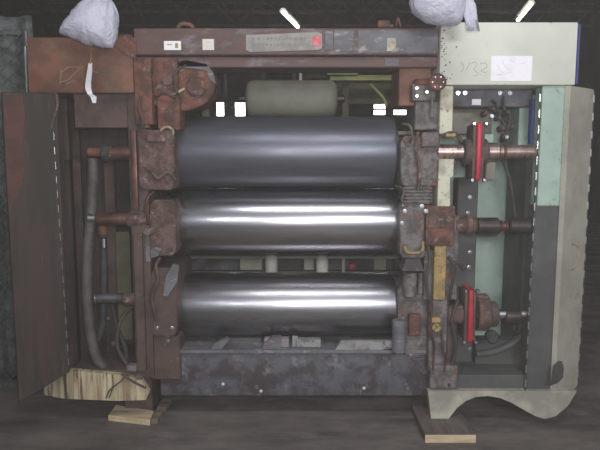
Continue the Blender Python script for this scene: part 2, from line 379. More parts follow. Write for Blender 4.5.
# bottom skirt right with arch cut-out
arc = [(520 + 25 * math.cos(a) - 30, 424 - 24 * math.sin(a)) for a in [math.pi * k / 14 for k in range(15)]]
pix = [(428, 391), (552, 391), (577, 391), (568, 406), (556, 416), (545, 419), (535, 416), (524, 410), (512, 403), (500, 398), (488, 396), (476, 397), (466, 401), (457, 408), (450, 417), (444, 427), (432, 427)]
b = nb(); pprism(b, pix, FY - .01, 0.05); sk = obj('cabinet_skirt', b, skirt_cream, M, smooth=False, label='cream skirt plate with arched foot')
b = nb(); pb(b, 432, 375, 532, 391, FY + .03, .4, .004); obj('cabinet_sill', b, dkgrey, M)
b = nb(); pb(b, 430, 366, 458, 389, FY - .0, .1, .006); ft = obj('foot_block', b, chock_r, M); bolt(ft, 449, 385, FY, .008, rubber)
b = nb(); b2 = P(428, 393, FY); 
# recess inside the right cabinet
RY = 4.0
b = nb(); pb(b, 430, 60, 556, 420, RY, .03, 0); rb = obj('cabinet_back', b, mint, M, label='mint green inner back panel')
b = nb(); pb(b, 522, 146, 552, 395, 3.62, .34, .003); obj('inner_post', b, dkgrey, M, label='dark grey inner post')
b = nb(); pb(b, 531.5, 99, 534, 144, 3.54, .05, .002); obj('conduit', b, bluep, M, label='blue upright strip')
b = nb(); pb(b, 519, 98, 552, 145.5, 3.66, .3, .003); obj('mint_rib', b, mint, M)
b = nb(); pb(b, 450, 87, 533, 107, 3.6, .16, .006); lint = obj('inner_lintel', b, basem, M, label='dark grey inner cross member')
b = nb(); pb(b, 472, 99, 481, 105, 3.597, .003, 0); obj('paper_tag', b, paper, lint)
for px in (458, 465, 500, 510): bolt(lint, px, 93, 3.6, .009)
b = nb(); pb(b, 449, 108, 492, 134, 3.85, .12, .004); obj('tan_panel', b, tan, M, label='tan inner panel')
b = nb(); pb(b, 476, 134, 494, 143, 3.62, .1, .004); obj('mint_bracket', b, mint, M)
# valve cluster
b = nb()
tube(b, [P(484, 104, 3.62), P(491, 109, 3.6), P(498, 113, 3.6), P(503, 122, 3.6), P(508, 128, 3.6)], 0.011)
tube(b, [P(504, 92, 3.62), P(503, 106, 3.58), P(510, 116, 3.58), P(506, 136, 3.58)], 0.008)
tube(b, [P(489, 100, 3.62), P(496, 104, 3.58), P(500, 118, 3.6), P(512, 120, 3.6)], 0.007)
pl = obj('oil_pipe', b, rubber, M)
for px, py, r in ((486, 113, .017), (493, 109, .014), (508, 112, .016), (503, 128, .02), (507, 137, .024), (512, 127, .014), (499, 118, .013)):
    b = nb(); lathe(b, P(px, py, 3.57) , (0.1, -1, .1), [(-.05, r), (0, r), (.004, r * .8), (.012, r * .75), (.014, r * .5)], 14); obj('valve', b, dkbrown, M)
for px, py in ((492, 116), (507, 137)): bolt(pl, px, py, 3.545, .007)
# ---------- cream inner post of right frame and lower ochre post
b = nb(); pb(b, 440, 86, 453, 134, FY + .005, .12, .004); obj('inner_upright', b, cream_dirty, M, label='chipped cream upright under the cabinet head')
b = nb(); pprism(b, [(439, 159), (454, 159), (453, 176), (450, 178), (450, 208), (455, 210), (455, 216), (437, 216)], FY + .005, .12); obj('inner_upright', b, cream_dirty, M, smooth=False, label='chipped cream upright between the shafts')
b = nb(); pb(b, 434, 246, 446, 300, FY + .01, .12, .004); obj('inner_upright', b, yellow, M, label='ochre yellow upright')
b = nb(); pb(b, 446, 216, 458, 300, FY + .04, .1, .004); obj('inner_upright', b, chock_r, M)
b = nb(); pb(b, 429, 300, 447, 372, FY + .02, .12, .005); obj('inner_upright', b, chock_r, M, label='brown grimy lower upright')
b = nb(); cyly(b, P(436, 328, FY).x, FY - .02, FY + .02, wz(327, FY), .025, 16); pb(b, 430, 318, 441, 323, FY - .01, .04); obj('ochre_fitting', b, yellow, M)
b = nb(); tube(b, [P(442, 330, FY), P(443, 350, FY - .01), P(446, 358, FY), P(444, 372, FY)], .006); tube(b, [P(432, 300, FY), P(431, 330, FY - .01), P(434, 345, FY), P(433, 370, FY)], .006); obj('oil_line', b, shaftbrown, M)
# dark column with shiny studs behind red rings
b = nb(); pb(b, 455, 178, 475, 392, 3.66, .12, .006); dc = obj('dark_column', b, dkgrey, M)
for px, py in ((470, 197), (470, 252), (468, 213), (461, 225), (470, 349), (463, 268), (469, 267)): bolt(dc, px, py, 3.66, .009)
b = nb(); pb(b, 475, 340, 530, 388, 3.62, .1, .004); obj('lower_guard', b, dkgrey, M)
b = nb(); tube(b, [P(528, 322, 3.58), P(522, 335, 3.58), P(508, 346, 3.58), P(492, 352, 3.58), P(476, 354, 3.58)], .022); obj('guard_rim', b, dkgrey, M)
# ---------- left cabinet
b = nb(); pb(b, 27, 37, 133, 93, FY, .75, .01, 2); lh = obj('cabinet_head', b, brownbox, M, label='worn brown cabinet head box')
b = nb()
for pts in ([(62, 72), (70, 67), (80, 68)], [(60, 82), (68, 80), (76, 72), (84, 66)], [(66, 84), (76, 80)], [(90, 70), (98, 73)], [(61, 70), (60, 84)]):
    tube(b, [P(x, y, FY - .002) for x, y in pts], .005, 6)
obj('ochre_smear', b, mat('tan_smear', (150, 122, 98), rough=.7), lh)
b = nb(); pprism(b, [(104, 36), (130, 34), (136, 40), (136, 60), (128, 56), (112, 44)], FY - .006, .006); obj('paint_patch', b, redbrown, lh, smooth=False)
# left door, hinged near the opening, swung out to the left
pxl = P(1.5, 93, FY + .10)
A = P(56.5, 93.6, FY); Zl = A.z; Bl = wz(397, FY)
pxl = P(1, 93, FY - .16); zin = P(68, 371, FY).z; zo = P(18, 402, FY - .16).z; zto = P(1, 92, FY - .16).z
b = nb(); dv = Vector((pxl.x - A.x, -.16, 0)).normalized(); nv = Vector((dv.y, -dv.x, 0)) * .015
quad = [Vector((A.x, FY - .002, zin)), Vector((pxl.x, FY - .16, zo)), Vector((pxl.x, FY - .16, zto)), Vector((A.x, FY - .002, Zl))]
q0_ = [b.verts.new(v + nv) for v in quad]; q1_ = [b.verts.new(v - nv) for v in quad]
b.faces.new(q0_); b.faces.new(list(reversed(q1_)))
for i in range(4): b.faces.new((q0_[i], q1_[i], q1_[(i + 1) % 4], q0_[(i + 1) % 4]))
bmesh.ops.bevel(b, geom=b.edges[:], offset=.004, affect='EDGES')
ld = obj('cabinet_door', b, doorbrown, M, smooth=False, label='dark brown left door, swung open')
b = nb(); pb(b, 1.5, 95, 24, 196, FY + .045, .008, 0); 
bmesh.ops.rotate(b, verts=b.verts, cent=(A.x, FY + .045, 0), matrix=Matrix.Rotation(-.0, 3, 'Z'))
b.free()
hinge(M, 51.5, 101, 69, 370, FY - .026, 19, silver, r=0.0048)
b = nb(); pb(b, 55, 92.5, 62, 372, FY, .08, .003); obj('door_jamb', b, dkbrown, M)
# loose strip of tape at head of the door
b = nb(); tube(b, [P(56, 94, FY - .01), P(57.5, 104, FY - .03), P(54, 118, FY - .03), P(50, 132, FY - .03), P(48, 142, FY - .02)], .0075, 8); obj('rubber_strip', b, chock_l, M)
# recess
b = nb(); pb(b, 52, 90, 150, 378, 3.95, .03, 0); obj('cabinet_back', b, recess, M)
b = nb(); pb(b, 58, 160, 74, 375, 3.86, .09, .003); obj('recess_panel', b, recess, M)
b = nb(); pb(b, 117, 232, 131, 340, 3.78, .05, .003); obj('olive_strip', b, olive, M, label='olive green upright strip')
b = nb(); pb(b, 106, 160, 116, 300, 3.82, .05, .003); obj('recess_panel', b, dkbrown, M)
b = nb(); pb(b, 74, 93.5, 131, 128, 3.46, .04, .004); obj('recess_panel', b, dkbrown, M)
# patch of red paint on the upper outer part of the left door
dp = Vector((quad[0].x, FY - .002, 0)); dq = Vector((pxl.x, FY - .16, 0)); dn = (dq - dp).normalized(); nn = Vector((dn.y, -dn.x, 0)); nn = nn if nn.y < 0 else -nn
def ondoorl(px, py):
    p = dp + nn * .0155; rr = P(px, py, 1.0) - CAM; return CAM + rr * ((p - CAM).dot(nn) / rr.dot(nn))
b = nb(); b.faces.new([b.verts.new(ondoorl(x, y)) for x, y in ((3, 95), (23, 95), (25, 118), (23, 140), (25, 165), (21, 188), (14, 200), (10, 215), (8, 200))])
obj('red_paint_patch', b, mat('faded_red_paint', (88, 50, 44), (70, 45, 40), 8, rough=.6), ld, smooth=False)
# skirt of the left cabinet
b = nb(); pprism(b, [(67, 370), (120, 375), (142, 380), (149, 392), (146, 400), (118, 401), (96, 400), (67, 399)], FY - .005, .04); lsk = obj('cabinet_skirt', b, skirt_old, M, smooth=False, label='stained cream skirt plate')
a0 = P(67, 370, FY); a1 = P(67, 399, FY); 
b = nb(); q0 = P(44, 378, FY + .10); q1 = P(44, 395, FY + .10)
c0 = P(58, 375, FY + .08)
vs = [Vector((a0.x, FY - .003, a0.z)), Vector((a1.x, FY - .003, a1.z)), q1, q0]
vv = [b.verts.new(v) for v in vs]; ww = [b.verts.new(v + Vector((.012, .02, 0))) for v in vs]
b.faces.new(vv); b.faces.new(list(reversed(ww)))
for i in range(4): b.faces.new((vv[i], ww[i], ww[(i + 1) % 4], vv[(i + 1) % 4]))
obj('skirt_return', b, skirt_old, M, smooth=False)
b = nb(); tube(b, [P(128, 374, FY - .02), P(120, 382, FY - .03), P(110, 390, FY - .02), P(106, 398, FY - .015)], .004); tube(b, [P(122, 374, FY - .02), P(134, 382, FY - .03), P(146, 388, FY - .02)], .007)
tube(b, [P(112, 374, FY - .02), P(113, 386, FY - .02), P(109, 398, FY - .015)], .003); obj('loose_wire', b, dkbrown, M)
b = nb(); pb(b, 126, 366, 136, 372, FY - .02, .06, .004); pb(b, 135, 376, 142, 380, FY - .02, .05, .004); obj('bracket', b, chock_r, M)
b = nb(); pb(b, 70, 370, 150, 378, FY + .035, .5, .004); obj('cabinet_sill', b, dkbrown, M)
# ---------- left bearing frame
b = nb()
pb(b, 131, 93.5, 150, 378, FY + .04, .5, .01, 2); lcol = obj('frame_column', b, dkbrown, M, label='dark brown left bearing column')
b = nb(); pb(b, 134, 58, 152, 125, FY - .0, .3, .01, 2); obj('frame_column', b, redbrown, M)
b = nb(); pb(b, 152, 57, 178, 96, FY + .03, .3, .01, 2); obj('frame_column', b, redbrown, M)
# rust block with rounded right end above the top roll
b = nb(); pprism(b, [(150, 66), (168, 62), (200, 64), (209, 68), (214, 76), (215, 88), (211, 97), (204, 104), (190, 110), (172, 112), (160, 106), (150, 104)], FY + .06, .28)
bmesh.ops.bevel(b, geom=b.edges[:], offset=.008, segments=2, affect='EDGES'); gb = obj('gear_housing', b, redbrown, M, label='rust red housing over the top roll')
b = nb(); pprism(b, [(178, 62), (186, 60), (206, 64), (213, 72), (216, 84), (210, 80), (206, 70), (190, 68), (178, 67)], FY + .05, .1); obj('housing_cap', b, beamg, gb, smooth=False)
b = nb(); pb(b, 157, 94, 180, 130, FY + .02, .16, .012, 2); obj('screw_box', b, redbrown, M)
b = nb(); tube(b, [P(172, 95, FY + .03), P(178, 92, FY), P(184, 89, FY + .03)], .008); obj('pale_pin', b, skirt_old, M)
b = nb(); tube(b, [P(160, 134, FY + .02), P(162, 129, FY), P(168, 127, FY - .02), P(173, 131, FY), P(172, 138, FY + .02)], .007); obj('grease_pipe', b, skirt_old, M)
b = nb(); tube(b, [P(158, 97, FY), P(163, 93, FY - .02), P(170, 95, FY - .02), P(176, 99, FY)], .006); tube(b, [P(186, 65, FY), P(175, 74, FY - .01), P(176, 92, FY - .01)], .006); obj('grease_pipe', b, dkbrown, M)
def chock(x0, y0, x1, y1, Y, m, d=.34, lab=None, taper=3, nm='bearing_block'):
    b = nb(); pprism(b, [(x0 + taper, y0), (x1 - taper, y0), (x1, y0 + 2 * taper), (x1, y1 - 2 * taper), (x1 - taper, y1), (x0 + taper, y1), (x0, y1 - 2 * taper), (x0, y0 + 2 * taper)], Y, d)
    bmesh.ops.bevel(b, geom=b.edges[:], offset=.006, segments=2, affect='EDGES')
    return obj(nm, b, m, M, label=lab)
ck = chock(139, 130, 174, 190, FY - .0, chock_l, .5)
for px, py in ((146, 138), (168, 138), (146, 182), (168, 182)): bolt(ck, px, py, FY, .01, chock_l)
b = nb(); pb(b, 146, 134, 165, 142, FY - .03, .03, .006); obj('cover_plate', b, chock_l, ck)
b = nb(); tube(b, [P(144, 166, FY), P(152, 172, FY - .02), P(158, 178, FY - .02), P(168, 172, FY - .02), P(176, 180, FY)], .009); obj('grease_ridge', b, chock_l, ck)
ck = chock(150, 200, 176, 256, FY + .02, chock_l, .5)
for px, py in ((156, 206), (171, 206), (156, 250), (171, 250)): bolt(ck, px, py, FY + .02, .01, dkbrown)
ck = chock(151, 268, 177, 336, FY + .03, dkbrown, .5)
for px, py in ((157, 328), (172, 328)): bolt(ck, px, py, FY + .03, .009, silver)
b = nb(); pprism(b, [(173, 264), (179, 266), (177, 282), (168, 296), (163, 296), (166, 276)], FY - .0, .03); obj('scraper_blade', b, beamg, M, smooth=False, label='pale grey worn blade')
b = nb(); pb(b, 150, 336, 180, 380, FY + .06, .45, .008); obj('frame_foot', b, dkbrown, M)
b = nb(); pprism(b, [(143, 232), (150, 228), (157, 227), (154, 232), (146, 236)], FY - .0, .02); obj('bracket', b, chock_r, M, smooth=False); b = nb(); pprism(b, [(150, 250), (156, 247), (162, 249), (158, 256), (151, 258)], FY - .0, .02); pb(b, 145, 229, 150, 262, FY + .02, .02, .002); obj('bracket', b, chock_r, M, smooth=False, label='grey angle bracket')
b = nb(); pb(b, 135, 234, 144, 372, FY + .01, .03, .004); obj('brown_pipe', b, dkbrown, M)
for px, py in ((172, 331), (168, 341)): bolt(lcol, px, py, FY + .045, .008)
# hoses in the left recess
def hose(pts, r, m, Ys, lab=None, nm='hose'):
    b = nb(); tube(b, [P(x, y, Y) for (x, y), Y in zip(pts, Ys)], r, 14); return obj(nm, b, m, M, label=lab)
hose([(93, 158), (93, 180), (91, 215), (88, 250), (87, 290), (90, 330), (96, 356), (107, 372)], .030, hosem, [3.5, 3.5, 3.5, 3.49, 3.49, 3.5, 3.5, 3.5], 'thick grey rubber hose')
hose([(103, 232), (104, 270), (103, 320), (98, 340)], .022, rubber, [3.56] * 4)
b = nb(); cylz(b, P(103, 243, 3.5).x, 3.52, P(103, 248, 3.52).z, P(103, 238, 3.52).z, .016, 12); obj('hose_clamp', b, silver, M)
b = nb(); cylz(b, P(103, 232, 3.56).x, 3.56, P(103, 236, 3.56).z, P(103, 222, 3.56).z, .03, 14); obj('hose_fitting', b, redbrown, M)
hose([(112, 305), (118, 330), (126, 350), (124, 368)], .014, rubber, [3.55] * 4)
hose([(140, 300), (122, 318), (117, 345), (128, 366)], .012, dkbrown, [3.6, 3.52, 3.52, 3.52])
for px, py in ((114, 343), (109, 318)): 
    b = nb(); c = P(px, py, 3.5); lathe(b, c, (0, -1, 0), [(0, .012), (.02, .012), (.024, .008)], 12); obj('hose_fitting', b, hosem, M)
for k, (x0_, x1_, y0_, y1_, Yc, mm) in enumerate(((76, 84, 130, 370, 3.8, dkbrown), (141, 149, 95, 128, 3.41, redbrown), (62, 68, 95, 160, 3.7, dkbrown), (106, 115, 300, 368, 3.75, recess), (131, 137, 130, 210, 3.40, shaftbrown))):
    b = nb(); pb(b, x0_, y0_, x1_, y1_, Yc, .035, .006, 2); obj('narrow_strip', b, mm, M)
hose([(141, 96), (139, 108), (143, 120), (140, 132)], .008, dkbrown, [3.39, 3.37, 3.37, 3.39], nm='oil_line')
hose([(154, 192), (148, 198), (146, 210), (150, 224)], .009, shaftbrown, [3.40, 3.37, 3.37, 3.39], nm='oil_line')
hose([(160, 258), (156, 266), (158, 280), (152, 296), (156, 320)], .010, dkbrown, [3.43, 3.40, 3.39, 3.40, 3.42], nm='oil_line')
hose([(396, 186), (404, 190), (402, 200), (408, 206)], .008, dkgrey, [3.5, 3.42, 3.42, 3.44], nm='oil_line')
hose([(418, 132), (416, 150), (420, 170), (418, 190)], .009, chock_l, [3.42, 3.41, 3.41, 3.42], nm='oil_line')
hose([(428, 246), (430, 262), (426, 280), (430, 300)], .010, dkbrown, [3.42, 3.41, 3.41, 3.42], nm='oil_line')
hose([(458, 300), (452, 320), (456, 345), (450, 372)], .010, rubber, [3.42, 3.41, 3.41, 3.42], nm='oil_line')
hose([(500, 150), (512, 190), (518, 260), (514, 330)], .008, dkgrey, [3.7, 3.72, 3.72, 3.7], nm='oil_line')
b = nb(); cyly(b, P(167, 80, FY).x, FY + .01, FY + .04, P(167, 80, FY).z, .03, 24); obj('round_cap', b, chock_l, M)
b = nb(); cyly(b, P(195, 86, FY).x, FY + .03, FY + .07, P(195, 86, FY).z, .055, 32, .01); cc = obj('round_cap', b, redbrown, M)
for a_ in range(6):
    q_ = P(195, 86, FY + .03) + Vector((.04 * math.cos(a_ * 1.047), 0, .04 * math.sin(a_ * 1.047))); bolt(cc, q_, None, FY + .03, .0045, chock_l)
# ---------- cross beam
BY = 3.42
b = nb(); pb(b, 133.5, 28, 439, 55, BY, .22, .006); xb = obj('cross_beam', b, beamm, M, label='long scuffed cross beam')
b = nb(); pb(b, 358, 30, 438, 53, BY - .004, .006, .002); obj('grey_face_plate', b, beamg, xb)
b = nb(); pb(b, 334, 30, 354, 52, BY - .004, .006, .002); pb(b, 325, 31, 333, 50, BY - .004, .005, .001); obj('grey_face_plate', b, beamg, xb)
b = nb(); pb(b, 387, 38, 396, 51, BY - .007, .004, .001); obj('pale_patch', b, cream_dirty, xb)
b = nb(); pb(b, 95, 56.5, 439, 67.5, BY + .03, .24, .005); lb = obj('lower_beam', b, beamm, M)
b = nb(); pb(b, 385, 58, 399, 66, BY + .026, .005, .001); obj('pale_patch', b, beamg, lb)
b = nb(); pprism(b, [(246, 35), (318, 32), (322, 34), (322, 48), (318, 50), (250, 52), (246, 50)], BY - .006, .006); npl = obj('name_plate', b, platem, xb, smooth=False, label='long grey name plate')
b = nb(); pb(b, 313, 36, 321, 46, BY - .009, .004, .001); obj('red_mark', b, redmark, npl)
b = nb(); random.seed(5)
for row in (37.5, 43.5):
    x = 252
    while x < 308:
        w = random.uniform(1, 3.2); pb(b, x, row, x + w, row + random.uniform(1.4, 2.6), BY - .0075, .002, 0); x += w + random.uniform(1.2, 3)
obj('worn_print', b, mat('faint_grey_print', (134, 130, 126), rough=.6), npl, smooth=False)
b = nb(); pb(b, 164, 41, 181, 50, BY - .002, .003, 0); st1 = obj('paper_label', b, paper, xb)
b = nb(); pb(b, 202.5, 39, 214, 50, BY - .002, .003, 0); st2 = obj('paper_label', b, cream, xb)
b = nb(); pb(b, 175, 43, 178, 48, BY - .004, .002, 0); pb(b, 167, 44, 172, 45, BY - .004, .002, 0); obj('print', b, yellow, st1)
b = nb(); pb(b, 205, 41, 211, 42.3, BY - .004, .002, 0); pb(b, 207, 44, 208.3, 48, BY - .004, .002, 0); obj('print', b, pinkink, st2)
b = nb(); tube(b, [P(178, 28, BY + .05), P(182, 24, BY + .04), P(190, 25, BY + .04), P(193, 28, BY + .05)], .012, 8); obj('lifting_loop', b, brownbox, M)
b = nb(); pb(b, 378, 20, 390, 27.5, BY + .04, .06, .006); pb(b, 389, 24, 394, 27.5, BY + .04, .06, .004); obj('red_cleat', b, redbrown, M)
b = nb(); tube(b, [P(396, 27, 3.55), P(398, 18, 3.55), P(401, 27, 3.55)], .006, 6); obj('lifting_loop', b, shaftbrown, M)
# ---------- right bearing frame
b = nb(); pb(b, 399, 68, 431, 106, FY + .08, .3, .006); br = obj('screw_box', b, brownbox, M, label='plain brown box at the beam end')
b = nb(); pb(b, 412, 84, 436, 101, FY + .02, .12, .006); gbk = obj('grey_bracket', b, chock_r, M)
for px, py in ((417, 88), (417, 96), (427, 92), (432, 88)): bolt(gbk, px, py, FY + .02, .0055)
b = nb(); cylx(b, P(415, 82, FY).x, P(434, 82, FY).x, FY + .03, wz(82, FY), .02, 16); obj('red_spindle', b, redbrown, M)
b = nb(); lathe(b, P(438, 82, FY - .05) + Vector((0, .03, 0)), (0, -1, 0), [(0, .03), (.008, .045), (.026, .048), (.034, .04), (.036, .02)], 28); kn = obj('red_knob', b, redbrown, M, label='round red knob')
for a in range(6):
    c = P(438, 82, FY - .06); bb = nb(); cyly(bb, c.x + .03 * math.cos(a * 1.047), FY - .062, FY - .05, c.z + .03 * math.sin(a * 1.047), .005, 8); obj('rivet', bb, copper, kn)
b = nb(); pb(b, 415, 101.5, 439, 130, FY + .05, .3, .006); obj('grey_block', b, chock_r, M)
b = nb(); cylz(b, P(433, 95, FY).x, FY + .02, P(433, 118, FY).z, P(433, 84, FY).z, .010, 14); obj('slim_rod', b, chock_r, M)
b = nb(); tube(b, [P(403, 124, FY + .05), P(410, 126, FY), P(412, 136, FY), P(410, 142, FY + .04)], .008); pb(b, 398, 131, 412, 135, FY + .06, .04); obj('grease_pipe', b, olive, M)
ck = chock(401, 136, 440, 186, FY + .04, chock_r, .4)
for px, py in ((406, 141), (434, 141), (406, 180), (434, 180)): bolt(ck, px, py, FY + .04, .01, chock_r)
b = nb(); pb(b, 422, 132, 439, 147, FY + .0, .04, .005); obj('cover_plate', b, chock_r, ck)
b = nb()
for k in range(5): pb(b, 404, 187 + k * 3.4, 432, 189 + k * 3.4, FY + .03, .2, .002)
pb(b, 406, 186, 430, 204, FY + .05, .2, .002); obj('spring_stack', b, chock_r, M, label='grey stack of flat springs')
ck = chock(400, 203, 426, 258, FY + .05, chock_r, .4)
for px, py in ((404, 204), (405, 211), (402, 223), (422, 206), (426, 211)): bolt(ck, px, py, FY + .05 if px < 426 else FY, .009)
b = nb(); pb(b, 426, 206, 455, 246, FY + .0, .2, .008, 2); rbx = obj('rust_box', b, redbrown, M, label='rusty square gearbox')
b = nb(); pb(b, 429, 214, 446, 228, FY - .012, .012, .004); obj('cover_plate', b, chock_l, rbx); bolt(rbx, 441, 222, FY - .012, .008, redbrown)
b = nb(); tube(b, [P(405, 247, FY + .03), P(407, 252, FY + .0), P(414, 253, FY + .0), P(422, 251, FY + .0), P(423, 242, FY + .03)], .009, 8, 3); obj('ochre_pipe', b, yellow, M)
b = nb(); pprism(b, [(406, 259), (420, 259), (424, 271), (402, 271)], FY + .02, .12); obj('piston_cap', b, basem, M, smooth=False)
b = nb(); cylz(b, P(412, 284, FY).x, FY + .07, P(412, 296, FY + .07).z, P(412, 272.5, FY + .07).z, .042, 24); cylz(b, P(419.5, 284, FY).x + .018, FY + .06, P(412, 294, FY + .06).z, P(412, 273, FY + .06).z, .014, 12); obj('hydraulic_ram', b, chock_r, M)
b = nb(); pb(b, 424, 250, 434, 300, FY + .06, .2, .004); obj('grey_spacer', b, beamg, M)
ck = chock(398, 286, 432, 336, FY + .10, chock_r, .36)
for px, py in ((402, 266),): bolt(ck, px, py, FY + .1, .006)
b = nb(); cylz(b, P(400, 335, FY).x, FY + .04, P(400, 352, FY + .04).z, P(400, 320, FY + .04).z, .04, 24); obj('hydraulic_ram', b, beamg, M, label='pale grey cylinder by the bottom roll')
b = nb(); pb(b, 409, 315, 421, 336, FY + .05, .05, .006); obj('maroon_block', b, redbrown, M)
b = nb(); pb(b, 405, 336, 430, 356, FY + .08, .35, .006); fb = obj('frame_foot', b, chock_r, M); bolt(fb, 411, 354.5, FY + .08, .008)
b = nb(); pb(b, 412, 60, 438, 380, FY + .36, .3, .01); obj('frame_column', b, chock_r, M)
b = nb(); tube(b, [P(448, 256, FY), P(455, 268, FY - .02), P(452, 284, FY - .02), P(449, 300, FY)], .010, 8); tube(b, [P(449, 268, FY), P(458, 262, FY - .02), P(464, 270, FY - .02)], .012, 8); obj('oil_line', b, rubber, M)
b = nb(); tube(b, [P(443, 136, FY), P(450, 133, FY - .02), P(458, 136, FY), P(462, 142, FY)], .011, 8); obj('oil_line', b, dkbrown, M)
b = nb(); pb(b, 446, 133, 456, 137, FY - .03, .03, .005); obj('ochre_fitting', b, yellow, M)
b = nb(); pb(b, 425, 147.5, 458, 166, FY + .125, .12, .008); obj('shaft_cradle', b, chock_l, M)
b = nb(); pb(b, 447, 318, 456, 366, FY + .05, .08, .005); obj('inner_upright', b, dkbrown, M)
# ---------- base
b = nb(); pb(b, 160, 354, 430, 396, 3.5, .5, .008, 2); base = obj('base_beam', b, basem, M, label='dark slate base beam')
b = nb(); pb(b, 162, 350.5, 430, 354, 3.47, .5, .004); obj('base_lip', b, beamg, base)
for px, py in ((223, 384), (364, 388), (261, 391)): bolt(base, px, py, 3.5, .007, whitepl)
b = nb(); pprism(b, [(211, 350), (214, 344), (226, 338), (229, 340), (221, 350)], 3.5, .04); obj('stand_bracket', b, beamg, M, smooth=False); b = nb(); pprism(b, [(262, 351), (264, 343), (272, 338), (281, 338), (281, 351)], 3.5, .06); obj('stand_bracket', b, beamg, M, smooth=False)
# ---------- small pipes that cross between frame uprights
b = nb(); pb(b, 226, 338, 262, 350, 3.62, .03, .003); obj('rear_plate', b, dkgrey, M)

# ================================================================== ROLLS
RY_ = 3.72; RR = .213
def roll(name, label, cyc, r, xl, xr, mbar, jl, jr, group='mill rolls'):
    """jl / jr: lists of (x0px, x1px, radius, material, name)"""
    z = wz(cyc, RY_); Yf = RY_ - r * .9
    X0 = wx(xl, Yf, cyc); X1 = wx(xr, Yf, cyc)
    t = thing(name, label, 'roll', ((X0 + X1) / 2, RY_, z - r), group)
    L = X1 - X0
    b = nb(); lathe(b, (X0, RY_, z), (1, 0, 0), [(0, r - .008), (.004, r - .002), (.012, r), (L - .012, r), (L - .004, r - .002), (L, r - .008)], 128); obj('barrel', b, mbar, t)
    for xs_, s in ((X0, -1), (X1, 1)):
        b = nb(); a = sorted((xs_, xs_ + s * .02)); cylx(b, a[0], a[1], RY_, z, r * .78, 48); obj('end_plate', b, rollend, t)
    for Xp0, Xp1, rr, mm, nm in jl + jr:
        b = nb(); cylx(b, wx(Xp0, RY_, cyc), wx(Xp1, RY_, cyc), RY_, z, rr, 32); obj(nm, b, mm, t)
    return t, z
# journals come out in front of the frame depth: shafts stand at RY_
r1, z1 = roll('steel_roll', 'top roll of the three, matte blue-grey steel', 152, .215, 167, 397, bluegrey,
   [(150, 172, .07, darkshaft, 'journal')], [(395, 412, .05, copper, 'journal')])
r2, z2 = roll('steel_roll', 'middle roll of the three, bright polished chrome', 221, .203, 169, 400, chrome,
   [(150, 174, .06, darkshaft, 'journal')], [(398, 415, .07, darkshaft, 'journal')])
r3, z3 = roll('steel_roll', 'bottom roll of the three, duller chrome above the base beam', 304, .200, 173, 397, chrome2,
   [(150, 177, .05, darkshaft, 'journal')], [(395, 412, .06, darkshaft, 'journal')])
# the drive shafts pass through the cabinets, closer to the front
SY = 3.47
def seg(parent, x0, x1, py, r, m, nm, Y=SY, n=32):
    b = nb(); z = wz(py, Y); cylx(b, wx(x0, Y, py), wx(x1, Y, py), Y, z, r, n); return obj(nm, b, m, parent)
def redring(parent, px, py, rpx, Y=SY):
    z = wz(py, Y); r = rpx / F * Y; x = wx(px, Y, py)
    b = nb(); box(b, x - .015, x + .015, Y - .085, Y + .085, z - r, z + r, .012, 0, 3); rg = obj('red_clamp', b, redp, parent, label='crimson clamp bar')
    for s in (-1, 1):
        b = nb(); box(b, x + s * .0245 - .009, x + s * .0245 + .009, Y - .07, Y + .07, z - r * .93, z + r * .93, .006, 0, 2); obj('cheek_plate', b, dkbrown, parent)
        for t_ in (-1, 1):
            bb = nb(); lathe(bb, (x + s * .034, Y - .07, z + t_ * r * .97), (0, -1, 0), [(0, .013), (.01, .013), (.018, .008)], 10); obj('bolt', bb, silver, rg)
    return rg
t1 = thing('drive_shaft', 'upper shaft, long rust-bronze with a red clamp bar', 'shaft', (wx(480, SY, 152), SY, wz(152, SY) - .04), 'drive shafts in the right cabinet')
seg(t1, 408, 436, 153, .028, copper, 'shaft_neck'); seg(t1, 436, 463, 152, .043, copper, 'shaft'); seg(t1, 486, 498, 152, .052, copper, 'collar'); seg(t1, 498, 540, 152, .040, copper, 'shaft')
seg(t1, 463, 486, 152, .075, dkbrown, 'hub'); seg(t1, 502, 505, 152, .046, shaftbrown, 'collar')
redring(t1, 475, 152, 28)
t2 = thing('drive_shaft', 'middle shaft, dark and oily with a narrow coupling', 'shaft', (wx(500, SY, 225), SY, wz(225, SY) - .04), 'drive shafts in the right cabinet')
seg(t2, 455, 476, 225, .045, chock_l, 'hub'); seg(t2, 476, 498, 226, .050, darkshaft, 'shaft'); seg(t2, 498, 508, 226, .022, shaftbrown, 'coupling_neck'); seg(t2, 508, 530, 226, .048, darkshaft, 'shaft')
for px in (500, 505): seg(t2, px, px + 2, 226, .034, shaftbrown, 'coupling_jaw')
seg(t2, 465, 471, 225, .062, chock_l, 'collar')
t3 = thing('drive_shaft', 'lower shaft, short and dark with a red clamp bar', 'shaft', (wx(490, SY, 314), SY, wz(314, SY) - .04), 'drive shafts in the right cabinet')
seg(t3, 446, 462, 314, .06, chock_l, 'hub'); seg(t3, 475, 487, 312, .11, chock_l, 'hub'); seg(t3, 487, 496, 314, .075, dkbrown, 'hub'); seg(t3, 496, 526, 314, .03, silver, 'shaft', ); seg(t3, 504, 520, 316, .042, darkshaft, 'collar')
redring(t3, 467, 313, 27)
b = nb(); c = P(491, 336, 3.45); lathe(b, c, (0, -1, 0), [(0, .04), (.03, .04), (.04, .03)], 16); obj('oil_cup', b, rubber, M)
